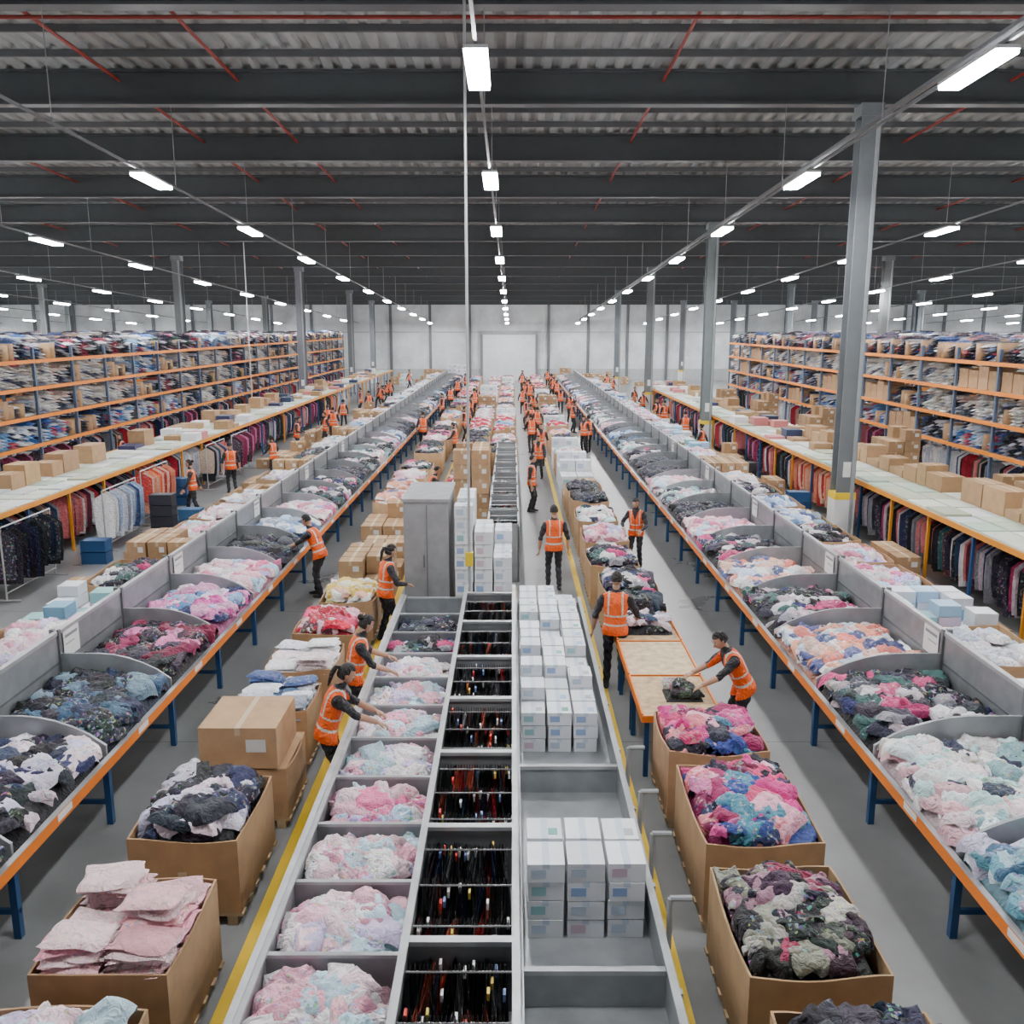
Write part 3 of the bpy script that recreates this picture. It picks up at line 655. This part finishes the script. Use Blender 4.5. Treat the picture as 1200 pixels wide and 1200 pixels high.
CB=[cb_variant(p) for p in ('darkmix','palepink','dark','pale','red','bluewhite','hot','peach')]
def cs_variant(k):
    b=B();stack(b,-.55,-.8,0,2,3,k,.55,.53,.38,k%2==1,.35);return b.mesh('carton_stack')
CS=[cs_variant(k) for k in (2,3,4,5)]
def cs_brown(k):
    b=B();stack(b,-.55,-.8,0,2,3,k,.55,.53,.38,False,.5);return b.mesh('carton_stack')
CSB=[cs_brown(k) for k in (1,2,2,3)];CSH=[cs_brown(k) for k in (5,6)]
for x,yst in ((-3.28,23.5),(-1.52,28.9),(-.35,36),(2.2,27.6)):
    y=yst
    while y<90:
        if rnd.random()<.75: obj('clothes_box',rnd.choice(CB),(x+rnd.uniform(-.05,.05),y,0))
        else: obj('carton_stack',rnd.choice(CS[:3] if x>0 else CS+CSB),(x,y,0))
        y+=rnd.uniform(1.75,2.3)
obj('clothes_box',CB[1],(-1.6,22.8,0));obj('clothes_box',CB[3],(-1.6,20.8,0))
for _ in range(14): obj('carton_stack',rnd.choice(CS+CSB),(-12+_*.55 if _%2 else 4+_*.7,90.5+(_%3)*2.2,0))

# ------------------------------------------------------------------ long goods shelves with hanging rails
RV=[]
for p in ('rail','rail','rail','warm','dark','bluewhite','darkmix','white','maroon','rail','rail'):
    b=B();hang_row(b,2.0,p,0,0,0,sp=.06,sx=1.15,sz=1.4,zj=.03,th=1.0,run=.5);RV.append(b.mesh('hanging_clothes',True))
def shelf(sg,xa,xb,y0,y1):
    b=B();bx=lambda a,c,*r,**k:b.box(min(sg*a,sg*c),max(sg*a,sg*c),*r,**k)
    bx(xa,xb,y0,y1,1.56,1.62,PLAIN,(.36,.4,.34));bx(xa-.03,xa,y0,y1,1.52,1.64,PLAIN,(.75,.28,.02));bx(xb,xb+.03,y0,y1,1.5,1.64,PLAIN,(.75,.28,.02))
    y=y0
    while y<=y1:
        for x in (xa,xb-.08): bx(x,x+.06,y,y+.06,0,1.56,PLAIN,(.7,.28,.02) if rnd.random()<.5 else BLU)
        y+=2.05
    for x in (xa+.35,xb-.4): b.tube((sg*x,y0,1.48),(sg*x,y1,1.48),.015,STEEL,S1,6)
    y=y0+.1
    while y<y1-1:
        l=rnd.uniform(.5,.95)
        for a in range(3):
            x0=xa+.08+a*(xb-xa-.16)/3;ww=(xb-xa-.16)/3-.05;h=rnd.choice([.015,.02,.03,.03,.03,.06])
            cc=rnd.choice([(.54,.62,.5),(.66,.68,.6),(.4,.52,.43),(.56,.6,.6),(.72,.72,.72),(.46,.5,.36)])
            if a==2 and rnd.random()<(.75 if sg>0 else .5): cc=BROWN;h=rnd.choice([.2,.3,.4,.55])
            if y>30 and rnd.random()<.3: cc=rnd.choice([BROWN,(.8,.8,.82),(.03,.04,.1),(.6,.2,.2)]);h=rnd.uniform(.1,.35)
            bx(x0,x0+ww,y,y+l,1.622,1.622+h,CARD if cc==BROWN else PLAIN,jit(cc))
            if cc==BROWN: bx(x0+ww/2-.03,x0+ww/2+.03,y,y+l,1.622+h,1.624+h,PLAIN,(.55,.42,.27))
        y+=l+.06
    b.build('goods_shelf')
    y=y0+.1
    while y<min(y1-2,62):
        for x in (xa+.35,xb-.4):
            v=rnd.choice(RV[:3]+RV[9:]+RV)
            if sg<0 and abs(y-27)<1.1: v=RV[3]
            if sg>0 and y<26: v=rnd.choice([RV[0],RV[1],RV[2],RV[9],RV[10],RV[8],RV[6]])
            if rnd.random()<.95: obj('hanging_clothes',v,(sg*x,y,1.49))
        y+=2.05
shelf(-1,11.3,13.3,17,66)
shelf(-1,11.3,13.3,68,88)
shelf(1,9.35,11.4,10,66)
def grail(x,y,v):
    b=B()
    for yy in (0,2.1):
        b.tube((x,y+yy,.05),(x,y+yy,1.6),.02,STEEL,S1);b.tube((x-.3,y+yy,.05),(x+.3,y+yy,.05),.02,STEEL,S1)
    b.tube((x,y,1.6),(x,y+2.1,1.6),.02,STEEL,S1);b.tube((x,y,.2),(x,y+2.1,.2),.015,STEEL,S1);e=b.build('garment_rail')
    obj('clothes',RV[v],(x,y+.05,1.6),parent=e)
grail(-10.6,18.6,4);grail(-10.7,26.2,3);grail(-10.4,23,5);grail(-10.7,32,0);grail(-10.7,35,8)
def crate(x,y,c,n=3):
    b=B()
    for q in range(n):
        z=q*.3
        b.box(x-.3,x+.3,y-.2,y+.2,z,z+.02,PLAIN,c)
        for a in (-1,1):
            b.box(x+a*.29-.012,x+a*.29+.012,y-.2,y+.2,z,z+.28,PLAIN,c);b.box(x-.3,x+.3,y+a*.19-.012,y+a*.19+.012,z,z+.28,PLAIN,c)
        b.box(x-.31,x+.31,y-.21,y+.21,z+.24,z+.28,PLAIN,c)
    b.build('plastic_crate_stack')
for x,y,c,n in ((-10.2,22.0,BLU,2),(-9.6,24.9,(.03,.03,.04),4),(-9.2,25.9,(.05,.15,.3),2),(-10.8,29.5,BLU,3),(8.5,27,BLU,3),(8.5,33,(.03,.03,.04),3)): crate(x,y,c,n)
for i,(x,y) in enumerate(((8.4,16.5),(8.4,20.3),(8.4,30.5),(8.4,36),(-9.9,38),(-9.9,44.5),(8.4,47),(-9,56),(-9.0,19.6),(-8.7,30),(-8.8,22.3),(-8.9,36.5),(-10,50))): obj('carton_stack',CSB[i%4],(x,y,0))

# ------------------------------------------------------------------ pallet racks
def stock(p):
    b=B();pal=PAL[p];n=8
    for i in range(n):
        x=-1.32+2.64*(i+.5)/n
        if rnd.random()<.14:
            b.box(-.45,.45,x-.15,x+.15,0,rnd.uniform(.4,.6),CARD,jit(BROWN));continue
        k=rnd.randint(4,7);cc=rnd.choice(pal)
        for q in range(k):
            if rnd.random()<.6: cc=rnd.choice(pal)
            T,F=rnd.choice(FOlo);b.add((T*np.array([.45,.165,.07]))@rotm(rnd.uniform(-.08,.08),0,rnd.uniform(-.08,.08)).T+np.array([rnd.uniform(-.06,.06),x,q*.105+.03]),F,CLOTH,jit(cc,.2),.4)
    return b.mesh('folded_stock',True)
ST={k:[stock(p) for _ in range(6)] for k,p in (('w','stockw'),('b','stockb'),('d','stockd'),('k','darkmix'))}
def stock_boxes():
    b=B()
    for i in range(4):
        x=-1.3+.65*i;h=rnd.uniform(.45,.75)
        b.box(-.45,.4,x+.02,x+.62,0,h,CARD,jit(BROWN,.2));b.box(-.452,.402,x+.29,x+.34,h-.12,h+.002,PLAIN,(.55,.42,.27))
    return b.mesh('folded_stock')
SBX=[stock_boxes() for _ in range(3)]
LEV=[1.8,2.75,3.7,4.6]
def rack(sg,xf,y0,n,detail=True):
    b=B();BW=2.75;bx=lambda a,c,*r,**k:b.box(min(sg*a,sg*c),max(sg*a,sg*c),*r,**k)
    for i in range(n+1):
        y=y0+i*BW
        for x in (xf,xf+1.1): bx(x,x+.09,y-.045,y+.045,0,5.0,PLAIN,(.1,.14,.22))
        for z in (.5,1.5,2.5,3.5,4.5): bx(xf+.05,xf+1.1,y-.015,y+.015,z,z+.04,PLAIN,(.1,.14,.22))
    for z in LEV:
        for x in (xf-.02,xf+1.1): bx(x,x+.05,y0,y0+n*BW,z-.12,z,PLAIN,(.9,.26,.012))
        bx(xf+.03,xf+1.1,y0,y0+n*BW,z-.03,z-.005,WOOD,(.4,.33,.24))
    e=b.build('pallet_rack')
    for i in range(n):
        yc=y0+(i+.5)*BW
        for li,z in enumerate(LEV):
            g='bddwww'[rnd.randint(0,1)+2*min(li,2)] if li<3 else 'd'
            if rnd.random()<.25: g=rnd.choice('wbdk')
            me=rnd.choice(ST[g])
            if sg>0 and li<3 and rnd.random()<.16: me=rnd.choice(SBX)
            obj('folded_stock',me,(sg*(xf+.55),yc,z),parent=e)
        if detail:
            obj('clothes',rnd.choice(RV[:3]+RV[6:]+RV[8:]),(sg*(xf+.35),yc-1.2,1.6),parent=e)
rack(-1,16,17.5,26);rack(1,15,15,18);rack(-1,21,30,21,False);rack(1,20,30,14,False);rack(-1,26.5,40,17,False);rack(1,26,40,15,False)
rack(1,32,45,14,False);rack(-1,33,50,14,False)
for i in range(22):
    sg=-1 if i%2 else 1
    if sg>0: obj('carton_stack' if i%4 else 'clothes_box',rnd.choice(CSH) if i%4 else rnd.choice(CB),(13.2,19+i*2.1,0))
    else: obj('clothes_box' if i%3 else 'carton_stack',rnd.choice(CB) if i%3 else rnd.choice(CSB),(-14.2,19+i*2.1 if not 49<19+i*2.1<55 else 47.5+i*.01,0)) if not 49<19+i*2.1<55 else None

# ------------------------------------------------------------------ world + camera
w=bpy.data.worlds.new('World');SC.world=w;w.use_nodes=True
w.node_tree.nodes['Background'].inputs[0].default_value=(.95,.96,1,1);w.node_tree.nodes['Background'].inputs[1].default_value=.3
cd=bpy.data.cameras.new('camera');cam=bpy.data.objects.new('camera',cd);COL.objects.link(cam)
cam.location=(0,0,5.7);cam.rotation_euler=(math.radians(90-11.41),0,0);cd.sensor_width=36;cd.lens=32.4;cd.clip_end=300
SC.camera=cam
